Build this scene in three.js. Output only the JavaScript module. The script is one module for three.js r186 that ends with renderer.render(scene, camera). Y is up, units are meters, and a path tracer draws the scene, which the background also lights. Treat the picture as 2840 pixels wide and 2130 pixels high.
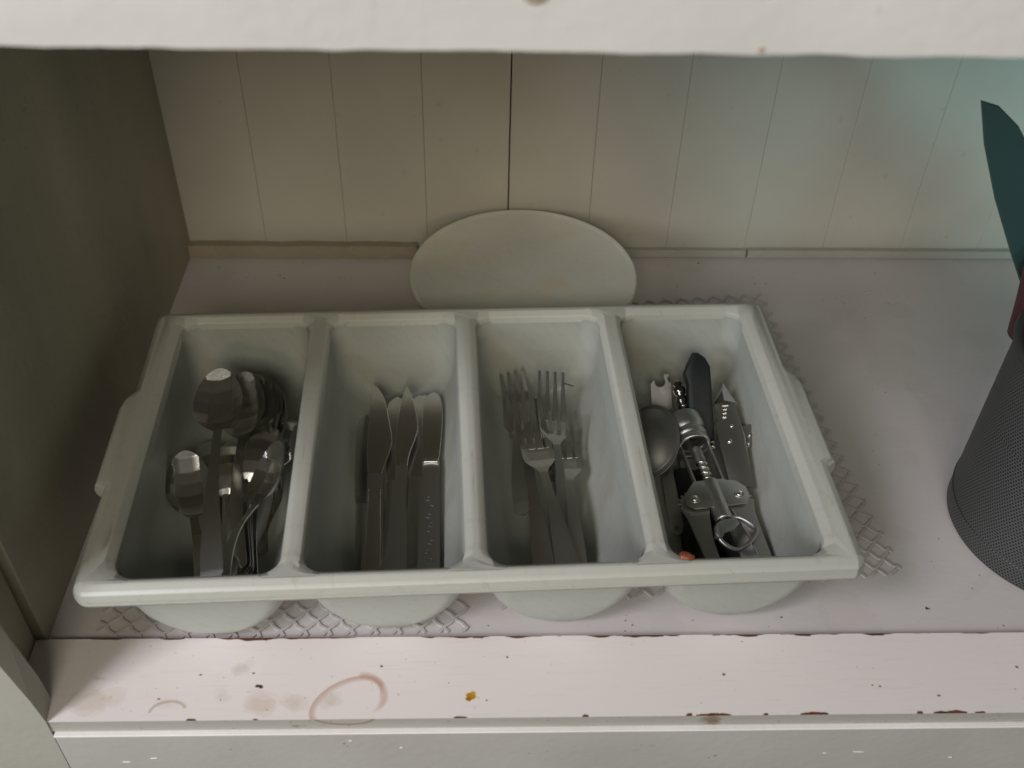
import * as THREE from 'three';
import { RoundedBoxGeometry } from 'three/addons/geometries/RoundedBoxGeometry.js';
import { mergeGeometries, mergeVertices, toCreasedNormals } from 'three/addons/utils/BufferGeometryUtils.js';
import { RectAreaLightUniformsLib } from 'three/addons/lights/RectAreaLightUniformsLib.js';

// ------------------------------------------------------------ camera, light, exposure
const W = 1024, H = 768;
const scene = new THREE.Scene();
const camera = new THREE.PerspectiveCamera(40.61, W / H, 0.02, 30);
camera.position.set(0.3134, 0.6523, 0.9381);
camera.rotation.set(-0.73198, -0.04471, 0.03079, 'YXZ');
camera.focus = 0.86;
camera.userData.fStop = 7;
scene.add(camera);
const renderer = new THREE.WebGLRenderer({ antialias: true });
renderer.setSize(W, H);
renderer.toneMapping = THREE.LinearToneMapping;
renderer.toneMappingExposure = 1.06;
renderer.shadowMap.enabled = true;
RectAreaLightUniformsLib.init();
scene.background = new THREE.Color().setRGB(0.045, 0.043, 0.037);       // the dim kitchen outside the cupboard
function areaLamp(r, g, b, intensity, w, h, at, to) {
  const l = new THREE.RectAreaLight(new THREE.Color().setRGB(r, g, b), intensity, w, h);
  l.position.set(...at); l.lookAt(...to); scene.add(l);
}
areaLamp(1, 0.965, 1.05, 20.0, 0.7, 0.7, [-1.3, 2.0, 1.7], [0.4, 0.1, 0.3]);      // kitchen ceiling lamp, behind and well to the left of the viewer
areaLamp(0.93, 1, 1.06, 13.0, 0.8, 0.8, [-1.5, 1.0, 2.1], [0.6, 0.15, 0]);          // window at the left
areaLamp(1, 0.945, 0.79, 8.0, 0.8, 0.6, [0.15, 1.3, 2.1], [0.4, 0.15, 0]);            // warm lamp in the room behind the viewer
function spotLamp(r, g, b, intensity, angle, at, to, soft = 4) {
  const l = new THREE.SpotLight(new THREE.Color().setRGB(r, g, b), intensity, 0, angle, 1, 2);
  l.position.set(...at); l.target.position.set(...to); l.castShadow = true; l.shadow.radius = soft; scene.add(l, l.target);
}
spotLamp(0.26, 0.88, 1.0, 2.1, 0.32, [1.02, 0.40, 1.3], [1.02, 0.27, 0], 14);        // teal spot added to imitate the glow at the right end, partly lens flare
spotLamp(1, 0.78, 0.56, 3.2, 0.088, [0.2, 0.62, 1.9], [0.275, 0.062, 0], 12);             // warm glow low on the back boards

// ------------------------------------------------------------ helpers
let seed = 7;
const rnd = () => { seed = (seed * 1664525 + 1013904223) >>> 0; return seed / 4294967296; };
const rr = (a, b) => a + (b - a) * rnd();
const V = (x, y, z) => new THREE.Vector3(x, y, z);
const names = {};
function numbered(n) { const k = names[n] = (names[n] ?? -1) + 1; return k ? n + '_' + String(k).padStart(3, '0') : n; }
function M(name, geo, mat, parent = scene) {
  const m = new THREE.Mesh(geo, mat);
  m.name = parent === scene ? numbered(name) : name;
  m.castShadow = m.receiveShadow = true;
  parent.add(m); return m;
}
function thing(name, label, category, group) {
  const g = new THREE.Group(); g.name = numbered(name); scene.add(g);
  Object.assign(g.userData, { label, category }); if (group) g.userData.group = group;
  return g;
}
function struct(o, label) { o.userData.kind = 'structure'; if (label) o.userData.label = label; return o; }
function hash(x, y, s) { let h = (x * 374761393 + y * 668265263 + s * 974634777) | 0; h = Math.imul(h ^ (h >>> 13), 1274126177); return ((h ^ (h >>> 16)) >>> 0) / 4294967295; }
function vnoise(x, y, p, s) {
  const xi = Math.floor(x), yi = Math.floor(y), f = (t) => t * t * (3 - 2 * t), u = f(x - xi), v = f(y - yi), m = (a) => ((a % p) + p) % p;
  const a = hash(m(xi), m(yi), s), b = hash(m(xi + 1), m(yi), s), c = hash(m(xi), m(yi + 1), s), d = hash(m(xi + 1), m(yi + 1), s);
  return (a + (b - a) * u) * (1 - v) + (c + (d - c) * u) * v;
}
function fbm(u, v, p, s, oct = 4) { let t = 0, a = 0.5, n = 0; for (let i = 0; i < oct; i++) { t += a * vnoise(u * p, v * p, p, s + i); n += a; a *= 0.5; p *= 2; } return t / n; }
function dataTex(size, fn, srgb, rep) {
  const d = new Uint8Array(size * size * 4);
  for (let y = 0; y < size; y++) for (let x = 0; x < size; x++) {
    const c = fn(x / size, y / size), i = (y * size + x) * 4;
    for (let k = 0; k < 3; k++) d[i + k] = Math.max(0, Math.min(255, (Array.isArray(c) ? c[k] : c) * 255)); d[i + 3] = 255;
  }
  const t = new THREE.DataTexture(d, size, size); t.wrapS = t.wrapT = THREE.RepeatWrapping; t.magFilter = THREE.LinearFilter; t.minFilter = THREE.LinearFilter;
  if (srgb) t.colorSpace = THREE.SRGBColorSpace; if (rep) t.repeat.set(rep, rep); t.needsUpdate = true; return t;
}
// uv in metres, projected along each face's main direction
function uvm(g) {
  g = g.index ? g.toNonIndexed() : g;
  const p = g.attributes.position, uv = new Float32Array(p.count * 2), a = V(), b = V(), c = V();
  for (let i = 0; i < p.count; i += 3) {
    a.fromBufferAttribute(p, i); b.fromBufferAttribute(p, i + 1).sub(a); c.fromBufferAttribute(p, i + 2).sub(a); b.cross(c);
    const n = [Math.abs(b.x), Math.abs(b.y), Math.abs(b.z)], ax = n.indexOf(Math.max(...n));
    for (let k = 0; k < 3; k++) { a.fromBufferAttribute(p, i + k); uv.set(ax === 0 ? [a.z, a.y] : ax === 1 ? [a.x, a.z] : [a.x, a.y], (i + k) * 2); }
  }
  g.setAttribute('uv', new THREE.BufferAttribute(uv, 2)); return g;
}
const box = (x0, x1, y0, y1, z0, z1, r = 0.001) => {
  const g = new RoundedBoxGeometry(x1 - x0, y1 - y0, z1 - z0, 2, r); g.translate((x0 + x1) / 2, (y0 + y1) / 2, (z0 + z1) / 2); return uvm(g);
};
const merge = (l) => mergeGeometries(l.map((g) => { const h = g.index ? g.toNonIndexed() : g.clone(); for (const k of Object.keys(h.attributes)) if (!['position', 'normal', 'uv'].includes(k)) h.deleteAttribute(k); return h; }));
function extr(pts, depth, bevel, seg = 2, holes = []) {
  const s = new THREE.Shape(pts.map((p) => new THREE.Vector2(p[0], p[1])));
  for (const h of holes) s.holes.push(new THREE.Path(h.map((p) => new THREE.Vector2(p[0], p[1]))));
  const g = new THREE.ExtrudeGeometry(s, { depth: depth - 2 * bevel, bevelEnabled: bevel > 0, bevelThickness: bevel, bevelSize: bevel, bevelOffset: -bevel, bevelSegments: seg, curveSegments: 8 });
  g.translate(0, 0, bevel); return toCreasedNormals(g, 0.6);
}
const circlePts = (x, y, r, n = 16) => Array.from({ length: n }, (_, i) => [x + r * Math.cos(i / n * 6.2832), y + r * Math.sin(i / n * 6.2832)]);
function tube(pts, r, n = 40, rad = 8, closed = false) { return new THREE.TubeGeometry(new THREE.CatmullRomCurve3(pts.map((p) => V(...p)), closed), n, r, rad, closed); }

// ------------------------------------------------------------ materials
const paintBump = dataTex(512, (u, v) => 0.3 * fbm(u, v, 6, 3, 5) + 0.7 * fbm(u * 1, v * 1, 48, 11, 3), false, 4);
const paintCol = dataTex(512, (u, v) => { const a = 0.93 + 0.10 * (fbm(u, v, 5, 21, 5) - 0.5), s = fbm(u, v, 40, 31, 2) > 0.9 ? 0.96 : 1; return [a * s, a * s * 0.995, a * s * 0.985]; }, true, 2);
const paint = (r, g, b, rough = 0.5, bs = 0.00022) => new THREE.MeshPhysicalMaterial({ color: new THREE.Color().setRGB(r, g, b), map: paintCol, roughness: rough, bumpMap: paintBump, bumpScale: bs });
const mWhite = paint(0.76, 0.725, 0.69, 0.5);
const mWall = paint(0.61, 0.58, 0.51, 0.6);
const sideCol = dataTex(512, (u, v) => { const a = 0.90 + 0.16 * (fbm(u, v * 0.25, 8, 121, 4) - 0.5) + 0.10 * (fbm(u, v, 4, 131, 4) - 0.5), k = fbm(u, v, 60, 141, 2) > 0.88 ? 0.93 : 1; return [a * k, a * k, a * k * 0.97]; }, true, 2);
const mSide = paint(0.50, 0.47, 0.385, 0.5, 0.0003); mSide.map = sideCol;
const mGrey = paint(0.64, 0.62, 0.58, 0.5);
const mTrim = paint(0.42, 0.36, 0.265, 0.7, 0.002);
const mTrimPale = paint(0.48, 0.46, 0.405, 0.65, 0.0012);
const mDarkWood = new THREE.MeshStandardMaterial({ color: new THREE.Color().setRGB(0.13, 0.105, 0.08), roughness: 0.9 });
const trayCol = dataTex(512, (u, v) => {
  const a = 0.92 + 0.10 * (fbm(u, v, 5, 41, 5) - 0.5), s = 1 - 0.05 * Math.max(0, fbm(u, v, 70, 51, 2) - 0.62), w = Math.max(0, fbm(u, v, 9, 61, 3) - 0.62) * 0.5;
  return [a * s, a * s - w * 0.3, a * s - w * 0.7];
}, true, 3.3);
const trayBump = dataTex(256, (u, v) => fbm(u, v, 40, 71, 3), false, 5);
const mTray = new THREE.MeshPhysicalMaterial({ color: new THREE.Color().setRGB(0.565, 0.575, 0.52), map: trayCol, roughness: 0.40, bumpMap: trayBump, bumpScale: 0.00015 });
const mRim = mTray.clone();
{
  const c = document.createElement('canvas'); c.width = 2048; c.height = 1152; const g = c.getContext('2d'), X = (x) => (x / 0.58 + 0.5) * 2048, Y = (z) => (z / 0.33 + 0.5) * 1152;
  g.fillStyle = '#f0efec'; g.fillRect(0, 0, 2048, 1152);
  for (let i = 0; i < 900; i++) { g.fillStyle = `rgba(${rnd() < 0.55 ? '170,160,140' : '255,255,252'},${rr(0.03, 0.10)})`; g.beginPath(); g.ellipse(rr(0, 2048), rr(0, 1152), rr(3, 26), rr(2, 10), rr(0, 3), 0, 6.3); g.fill(); }
  for (let i = 0; i < 260; i++) { const x = rr(0, 2048), y = rr(0, 1152), a = rr(0, 3.14), l = rr(6, 42); g.strokeStyle = `rgba(${rnd() < 0.6 ? '120,115,100' : '255,255,255'},${rr(0.08, 0.3)})`; g.lineWidth = rr(0.6, 1.4); g.beginPath(); g.moveTo(x, y); g.lineTo(x + Math.cos(a) * l, y + Math.sin(a) * l); g.stroke(); }
  for (let i = 0; i < 160; i++) { g.fillStyle = `rgba(80,70,55,${rr(0.15, 0.6)})`; g.beginPath(); g.arc(rr(0, 2048), rr(0, 1152), rr(0.6, 1.9), 0, 6.3); g.fill(); }
  const smear = (x, z, w, h, col) => { for (let j = 0; j < 9; j++) { g.fillStyle = col; g.beginPath(); g.ellipse(X(x) + rr(-w, w), Y(z) + rr(-h, h), w * rr(0.4, 1), h * rr(0.4, 1), rr(-0.3, 0.3), 0, 6.3); g.fill(); } };
  smear(0.0965, 0.1385, 18, 7, 'rgba(170,112,92,.10)'); smear(0.156, 0.1375, 16, 6, 'rgba(190,105,70,.14)'); smear(0.078, 0.145, 5, 5, 'rgba(140,120,100,.22)');
  smear(-0.125, 0.02, 5, 60, 'rgba(170,135,110,.06)'); smear(0.0, 0.06, 5, 80, 'rgba(170,140,115,.07)'); smear(0.126, 0.05, 5, 70, 'rgba(170,135,115,.08)'); smear(-0.25, 0.1, 10, 40, 'rgba(160,140,110,.08)');
  const t = new THREE.CanvasTexture(c); t.colorSpace = THREE.SRGBColorSpace; t.magFilter = THREE.LinearFilter; t.wrapS = t.wrapT = THREE.RepeatWrapping; t.repeat.set(1 / 0.58, 1 / 0.33); t.offset.set(0.5, 0.5);
  mRim.map = t; mRim.color.setRGB(0.555, 0.56, 0.51);
}
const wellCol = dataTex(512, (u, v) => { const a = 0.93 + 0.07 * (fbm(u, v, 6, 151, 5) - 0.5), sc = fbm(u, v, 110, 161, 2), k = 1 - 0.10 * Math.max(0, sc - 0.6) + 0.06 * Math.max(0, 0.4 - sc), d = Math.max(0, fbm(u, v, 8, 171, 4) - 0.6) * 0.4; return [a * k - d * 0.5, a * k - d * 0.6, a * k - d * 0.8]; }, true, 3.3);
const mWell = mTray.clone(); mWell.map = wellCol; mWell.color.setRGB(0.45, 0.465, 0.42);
const brushBump = dataTex(256, (u, v) => fbm(u, v, 30, 81, 3), false, 30);
const steel = (c, rough, bump = 0.00003) => new THREE.MeshPhysicalMaterial({ color: new THREE.Color().setRGB(c, c * 0.985, c * 0.95), metalness: 1, roughness: rough, bumpMap: brushBump, bumpScale: bump });
const mSteel = steel(0.60, 0.27, 0.00005), mSteelDull = steel(0.64, 0.34, 0.00005), mPolish = steel(0.74, 0.20, 0.00004), mBlade = steel(0.78, 0.23, 0.00004), mPewter = steel(0.50, 0.42);
const mBlack = new THREE.MeshPhysicalMaterial({ color: new THREE.Color().setRGB(0.011, 0.014, 0.014), roughness: 0.55, bumpMap: paintBump, bumpScale: 0.0002 });
const mLid = new THREE.MeshPhysicalMaterial({ color: new THREE.Color().setRGB(0.84, 0.83, 0.745), map: trayCol, roughness: 0.5, bumpMap: trayBump, bumpScale: 0.0002 });
const mLiner = new THREE.MeshPhysicalMaterial({ color: new THREE.Color().setRGB(0.50, 0.46, 0.455), roughness: 0.85 });
const mRed = new THREE.MeshPhysicalMaterial({ color: new THREE.Color().setRGB(0.07, 0.02, 0.028), roughness: 0.5 });
const mTeal = new THREE.MeshPhysicalMaterial({ color: new THREE.Color().setRGB(0.036, 0.07, 0.068), roughness: 0.42 });
const meshTex = dataTex(512, (u, v) => {
  const n = 32, y = v * n * 1.1547, row = Math.floor(y), x = u * n + (row % 2 ? 0.5 : 0), dx = x - Math.floor(x) - 0.5, dy = y - row - 0.5;
  return Math.hypot(dx, dy * 0.87) < 0.29 ? 0.08 : 0.42;
}, true);
const mMesh = new THREE.MeshPhysicalMaterial({ color: new THREE.Color().setRGB(0.62, 0.64, 0.62), map: meshTex, roughness: 0.55, metalness: 0.3, bumpMap: meshTex, bumpScale: 0.0006 });
const mCupRim = new THREE.MeshPhysicalMaterial({ color: new THREE.Color().setRGB(0.05, 0.052, 0.05), roughness: 0.5, metalness: 0.3 });

// painted sill: stains, chips and paint wear, laid out in metres (x 0..1.1, depth 0..0.066)
function sillTexture(front) {
  const PX = 1860, w = 2048, h = front ? 26 : 124, c = document.createElement('canvas'); c.width = w; c.height = h;
  const g = c.getContext('2d'), X = (m) => (m + 0.02) * PX, Y = (m) => m * PX;
  g.fillStyle = '#fbf8f4'; g.fillRect(0, 0, w, h);
  for (let i = 0; i < 900; i++) { g.fillStyle = `rgba(${rnd() < 0.5 ? '205,198,186' : '255,253,250'},${rr(0.04, 0.16)})`; g.fillRect(rr(0, w), rr(0, h), rr(4, 60), rr(0.6, 1.6)); }
  const spot = (x, y, r, col) => { g.fillStyle = col; g.beginPath(); for (let k = 0; k < 9; k++) { const a = k / 9 * 6.283, q = r * rr(0.6, 1.25); g.lineTo(X(x) + Math.cos(a) * q * 1.2, Y(y) + Math.sin(a) * q); } g.fill(); };
  const ring = (x, y, a, b, rot, lw, col) => { g.strokeStyle = col; g.lineWidth = lw; g.beginPath(); g.ellipse(X(x), Y(y), a * PX, b * PX, rot, 0, 6.283); g.stroke(); };
  if (!front) {
    for (let i = 0; i < 75; i++) spot(rr(0, i < 50 ? 0.33 : 0.75), rr(0.004, 0.06), rr(0.5, 1.3), `rgba(${rnd() < 0.6 ? '120,105,85' : '150,150,140'},${rr(0.12, 0.42)})`);
    for (const [x, y, r, k] of [[0.147, 0.025, 13, 0.30], [0.165, 0.055, 20, 0.28], [0.185, 0.055, 17, 0.25], [0.212, 0.052, 14, 0.3], [0.045, 0.052, 26, 0.3], [0.06, 0.05, 16, 0.22], [0.05, 0.033, 4, 0.55], [0.135, 0.047, 10, 0.2], [0.1, 0.053, 12, 0.16]]) for (let j = 0; j < 5; j++) spot(x + rr(-0.004, 0.004), y + rr(-0.003, 0.003), r * rr(0.5, 1), `rgba(190,172,142,${k * 0.24})`);
    for (let j = 0; j < 4; j++) { g.strokeStyle = 'rgba(165,150,125,.14)'; g.lineWidth = 2 + j; g.beginPath(); g.ellipse(X(0.101), Y(0.060), 0.012 * PX, 0.008 * PX, -0.1, 3.2, 6.1); g.stroke(); }
    g.strokeStyle = 'rgba(178,130,106,.085)'; g.lineCap = 'round';
    for (let j = 0; j < 7; j++) { g.lineWidth = 2 + j * 1.3; g.beginPath(); g.ellipse(X(0.2225 + j * 0.0002), Y(0.0535), 0.026 * PX, (0.0165 - j * 0.0002) * PX, -0.55, 2.4 + j * 0.05, 6.9 - j * 0.12); g.stroke(); }
    for (let j = 0; j < 5; j++) { g.lineWidth = 4 + j * 2; g.beginPath(); g.ellipse(X(0.235), Y(0.0475), 0.013 * PX, 0.0155 * PX, -0.5, -1.2, 1.6 - j * 0.2); g.stroke(); }
    for (const [x, y] of [[0.1595, 0.0405], [0.162, 0.041]]) spot(x, y, 2.6, 'rgba(58,30,12,.95)');
    spot(0.3085, 0.05, 5.2, '#c79322'); spot(0.3075, 0.0525, 3.4, '#a9781a'); spot(0.3105, 0.0478, 3, '#d4a940');
    for (const [x, y] of [[0.32, 0.0535], [0.335, 0.018], [0.155, 0.03], [0.118, 0.031], [0.245, 0.025], [0.64, 0.053], [0.705, 0.03], [0.49, 0.034], [0.6, 0.045], [0.093, 0.05]]) spot(x, y, rr(1.2, 2.2), 'rgba(70,60,50,.8)');
    // bare wood showing along the back edge
    g.fillStyle = '#64402c';
    for (let x = 0; x < w; x += 2) { const m = x / PX - 0.02, n = fbm(x / 2048, 0.3, 70, 5, 3), big = [[0.11, 0.16], [0.31, 0.317], [0.42, 0.45], [0.487, 0.52], [0.548, 0.56], [0.59, 0.615], [0.63, 0.65]].some(([a, b]) => m > a && m < b); const t = (n - (big ? 0.34 : 0.5)) * 9; if (t > 0) g.fillRect(x, 0, 2, t); }
    // chips along the front arris
    for (const [a, b, t] of [[0.386, 0.39, 5], [0.458, 0.462, 6], [0.465, 0.489, 5], [0.512, 0.515, 4], [0.538, 0.557, 5], [0.62, 0.624, 4], [0.632, 0.655, 6], [0.661, 0.668, 4], [0.297, 0.306, 2.5], [0.115, 0.121, 3], [0.16, 0.163, 3]]) {
      for (let x = X(a); x < X(b); x += 1.5) { const f = (x - X(a)) / (X(b) - X(a)), q = 0.62 * t * (0.3 + 0.9 * fbm(x / 2048, 0.7, 300, 9, 2)) * Math.min(1, 4 * Math.min(f, 1 - f) + 0.3); g.fillStyle = rnd() < 0.5 ? '#5b3a26' : '#74492f'; g.fillRect(x, h - q, 2, q); }
    }
  } else {
    ring(0.222, -0.0005, 0.02, 0.0085, 0.05, 4, 'rgba(160,125,100,.45)');
    for (const [x, y, r, k] of [[0.478, 0.006, 12, 0.35], [0.48, 0.011, 9, 0.3], [0.19, 0.01, 6, 0.25]]) for (let j = 0; j < 5; j++) spot(x + rr(-0.004, 0.004), y, r * rr(0.5, 1), `rgba(160,125,105,${k * 0.5})`);
    for (let i = 0; i < 40; i++) spot(rr(0, 0.75), rr(0, 0.013), rr(0.6, 1.4), 'rgba(110,100,85,.5)');
  }
  const t = new THREE.CanvasTexture(c); t.colorSpace = THREE.SRGBColorSpace; t.magFilter = THREE.LinearFilter; return t;
}

// ------------------------------------------------------------ the cupboard
const XR = 1.12, TOP = 0.60;
const floorTex = (() => {
  const c = document.createElement('canvas'); c.width = 2048; c.height = 1024; const g = c.getContext('2d'), PX = 1820;
  g.fillStyle = '#f6f2f0'; g.fillRect(0, 0, 2048, 1024);
  for (let i = 0; i < 500; i++) { g.fillStyle = `rgba(${rnd() < 0.5 ? '190,180,176' : '255,252,250'},${rr(0.02, 0.07)})`; g.beginPath(); g.ellipse(rr(0, 2048), rr(0, 1024), rr(6, 60), rr(6, 40), rr(0, 3), 0, 6.3); g.fill(); }
  const dot = (x, z, r, col) => { g.fillStyle = col; g.beginPath(); g.arc(x * PX, z * PX, r, 0, 6.3); g.fill(); };
  dot(0.6578, 0.4695, 1.9, 'rgba(40,34,32,.95)'); dot(0.6595, 0.47, 1.2, 'rgba(60,50,46,.8)');
  for (let i = 0; i < 60; i++) dot(rr(0.02, 1), rr(0.02, 0.49), rr(0.5, 1.2), `rgba(90,80,74,${rr(0.15, 0.55)})`);
  for (let i = 0; i < 26; i++) dot(0.72 + rr(-0.05, 0.06), 0.075 + rr(-0.015, 0.015), rr(0.6, 1.6), 'rgba(110,110,100,.4)');
  const t = new THREE.CanvasTexture(c); t.colorSpace = THREE.SRGBColorSpace; t.magFilter = THREE.LinearFilter; return t;
})();
{
  const g = new THREE.BoxGeometry(XR + 0.02, 0.018, 0.494 + 0.013); g.translate(XR / 2, -0.009, 0.494 / 2 - 0.0065);
  const p = g.attributes.position, uv = g.attributes.uv; for (let i = 0; i < p.count; i++) uv.setXY(i, p.getX(i) * 1820 / 2048, 1 - p.getZ(i) * 1820 / 1024);
  const m = paint(0.64, 0.615, 0.615, 0.48, 0.00012); m.map = floorTex;
  struct(M('shelf_floor', g, m), 'white painted shelf floor inside the cupboard');
}
// back wall of tongued boards
{
  const wall = new THREE.Group(); wall.name = 'back_wall'; scene.add(wall); struct(wall, 'back wall of painted vertical boards');
  const w = 0.08646;
  for (let i = 0; i < 13; i++) {
    const gapR = i === 3 ? 0.0009 : 0.00005, gapL = i === 4 ? 0.0003 : 0.00005, x0 = i * w + gapL, x1 = Math.min((i + 1) * w - gapR, XR);
    const g = new RoundedBoxGeometry(x1 - x0, TOP, 0.012, 2, i === 3 || i === 4 ? 0.0009 : 0.00055); g.translate((x0 + x1) / 2, TOP / 2, -0.006 - (i % 3) * 0.00008);
    M('plank', uvm(g), mWall, wall);
  }
  M('backing_board', uvm(new THREE.BoxGeometry(XR + 0.02, TOP + 0.02, 0.006).translate(XR / 2, TOP / 2 - 0.005, -0.0165)), mDarkWood, wall);
}
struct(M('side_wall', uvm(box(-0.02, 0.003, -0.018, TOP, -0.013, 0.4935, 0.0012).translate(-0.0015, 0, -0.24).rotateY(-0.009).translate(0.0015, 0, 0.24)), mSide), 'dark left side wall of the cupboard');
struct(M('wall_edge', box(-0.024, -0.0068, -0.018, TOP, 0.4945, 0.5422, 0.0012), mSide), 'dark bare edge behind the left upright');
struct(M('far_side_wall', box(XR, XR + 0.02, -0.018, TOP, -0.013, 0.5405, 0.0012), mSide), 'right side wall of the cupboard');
struct(M('cupboard_ceiling', box(-0.02, XR + 0.02, TOP, TOP + 0.018, -0.02, 0.56, 0.0012), mWall), 'underside of the worktop over the shelf');

function raggedStrip(x0, x1, y0, y1, amp, s, depth, flip) {   // board whose one long edge is rough with old paint
  const pts = [], n = Math.round((x1 - x0) / 0.0035);
  for (let i = 0; i <= n; i++) { const x = x0 + (x1 - x0) * i / n; pts.push([x, (flip ? y1 : y0) + amp * (fbm(x * 0.9, 0.2, 60, s, 4) - 0.5) * 2]); }
  if (flip) pts.push([x1, y0], [x0, y0]); else pts.push([x1, y1], [x0, y1]);
  return uvm(extr(pts, depth, 0.0011, 2));
}
{
  const t = raggedStrip(0.0008, 0.2485, 0.0006, 0.0158, 0.0011, 77, 0.011, true); t.translate(0, 0, 0.0006);
  const o = M('corner_strip', t, mTrim); struct(o, 'rough yellowed strip along the foot of the back wall, left of the white tub');
  const u = raggedStrip(0.2494, 0.6066, 0.0006, 0.0100, 0.0005, 78, 0.006, true); u.translate(0, 0, 0.0006); struct(M('corner_strip', u, mTrimPale), 'pale strip along the foot of the back wall behind the white tub');
  const v = raggedStrip(0.608, XR - 0.001, 0.0006, 0.0106, 0.0005, 79, 0.0066, true); v.translate(0, 0, 0.0006); struct(M('corner_strip', v, mTrimPale), 'pale strip along the foot of the back wall at right');
  const c = tube([[0.0025, 0.02, 0.0025], [0.002, 0.1, 0.0022], [0.0018, 0.19, 0.0016]], 0.0016, 30, 6); struct(M('corner_seam', c, mSide), 'thin line of filler up the left corner of the cupboard');
}
// front frame: top rail, sill (two boards), stile
{
  const topCol = document.createElement('canvas'); topCol.width = 1024; topCol.height = 128; const g = topCol.getContext('2d');
  const mTop = paint(0.87, 0.845, 0.81, 0.5);
  const r = raggedStrip(-0.08, XR + 0.08, 0.4822, 0.64, 0.0009, 91, 0.02); r.translate(0, 0, 0.5405);
  struct(M('top_rail', r, mTop), 'white painted rail across the top of the cupboard opening');
  const mStain = new THREE.MeshPhysicalMaterial({ color: new THREE.Color().setRGB(0.42, 0.32, 0.22), roughness: 0.6 });
  const nub = (x, y, r2, n) => { const s = new THREE.SphereGeometry(r2, 14, 10); s.scale(1.25, 0.9, 0.35); s.translate(x, y, 0.5606); return M(n, s, mStain); };
  const a = nub(0.4215, 0.4845, 0.0013, 'paint_drip'); Object.assign(a.userData, { label: 'small brown paint drip on the lower edge of the top rail', category: 'paint drip' });
  const b = nub(0.3345, 0.5045, 0.004, 'stain_spot'); b.scale.y = 1; Object.assign(b.userData, { label: 'tan stain spot at the top edge of the picture on the top rail', category: 'stain' });
}
{
  const sill = new THREE.Group(); sill.name = 'front_sill'; scene.add(sill); struct(sill, 'white painted sill along the front of the shelf, chipped and stained');
  const x0 = -0.006, x1 = XR, z0 = 0.4948, z1 = 0.5604, y0 = -0.0088, y1 = 0.0042;
  const mk = (verts, uvs, tex) => { const g = new THREE.PlaneGeometry(1, 1); g.attributes.position.copyArray(verts.flat()); g.attributes.uv.copyArray(uvs.flat()); g.computeVertexNormals(); return g; };
  const mS = paint(0.83, 0.785, 0.785, 0.5, 0.0003); mS.map = sillTexture(false); mS.bumpMap = null;
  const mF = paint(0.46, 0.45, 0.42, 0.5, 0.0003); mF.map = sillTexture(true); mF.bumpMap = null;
  const body = box(x0, x1, y0, y1 - 0.0006, z0, z1 - 0.0006, 0.0005); M('board', body, mGrey, sill);
  const TL = (x) => (x + 0.02) * 1860 / 2048;
  const topPlate = new THREE.BoxGeometry(x1 - x0, 0.0008, z1 - z0); topPlate.translate((x0 + x1) / 2, y1 - 0.0004, (z0 + z1) / 2);
  { const p = topPlate.attributes.position, uv = topPlate.attributes.uv; for (let i = 0; i < p.count; i++) uv.setXY(i, TL(p.getX(i)), 1 - (p.getZ(i) - z0) / (z1 - z0)); }
  M('painted_top', topPlate, mS, sill);
  const front = new THREE.BoxGeometry(x1 - x0, y1 - 0.0008 - y0 - 0.0003, 0.0008); front.translate((x0 + x1) / 2, (y1 - 0.0008 + y0 - 0.0003) / 2 + 0.0001, z1 - 0.0004);
  { const p = front.attributes.position, uv = front.attributes.uv; for (let i = 0; i < p.count; i++) uv.setXY(i, TL(p.getX(i)), (p.getY(i) - y0) / (y1 - y0)); }
  M('painted_front', front, mF, sill);
}
{
  const g = box(0.0232, XR + 0.08, -0.25, -0.0112, 0.5425, 0.5634, 0.0011);
  const o = M('lower_rail', g, paint(0.60, 0.585, 0.55, 0.5)); struct(o, 'grey white painted board of the frame below the sill');
  M('highlight_edge', box(0.0232, XR + 0.08, -0.0114, -0.0094, 0.545, 0.5641, 0.0007), paint(0.9, 0.88, 0.85, 0.4), o);  // top edge of the board, coloured whiter to put its highlight into the paint
  const mFleck = new THREE.MeshStandardMaterial({ color: new THREE.Color().setRGB(0.70, 0.68, 0.65), roughness: 0.6 }), mDent = new THREE.MeshStandardMaterial({ color: new THREE.Color().setRGB(0.3, 0.28, 0.25), roughness: 0.7 });
  const flecks = [], dents = [];
  for (const [x, y, l, t] of [[0.065, -0.046, 0.007, 0.0016], [0.085, -0.041, 0.006, 0.001], [0.59, -0.043, 0.010, 0.0012], [0.565, -0.044, 0.003, 0.0008], [0.66, -0.052, 0.003, 0.001], [0.225, -0.02, 0.003, 0.0014], [0.26, -0.03, 0.003, 0.001]]) { const s = new THREE.SphereGeometry(1, 10, 6); s.scale(l / 2, t / 2, 0.0005); s.rotateZ(rr(-0.2, 0.2)); s.translate(x, y, 0.5635); flecks.push(s); }
  for (const [x, y, l] of [[0.22, -0.0235, 0.0025], [0.222, -0.027, 0.0018], [0.485, -0.046, 0.003], [0.481, -0.049, 0.002], [0.14, -0.03, 0.0016], [0.43, -0.03, 0.0015], [0.35, -0.04, 0.0012]]) { const s = new THREE.SphereGeometry(1, 10, 6); s.scale(l / 2, l / 2.6, 0.0003); s.translate(x, y, 0.5635); dents.push(s); }
  const f = M('paint_fleck', merge(flecks), mFleck, o); f.userData.kind = 'stuff'; const d = M('dent', merge(dents), mDent, o); d.userData.kind = 'stuff';
}
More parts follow.
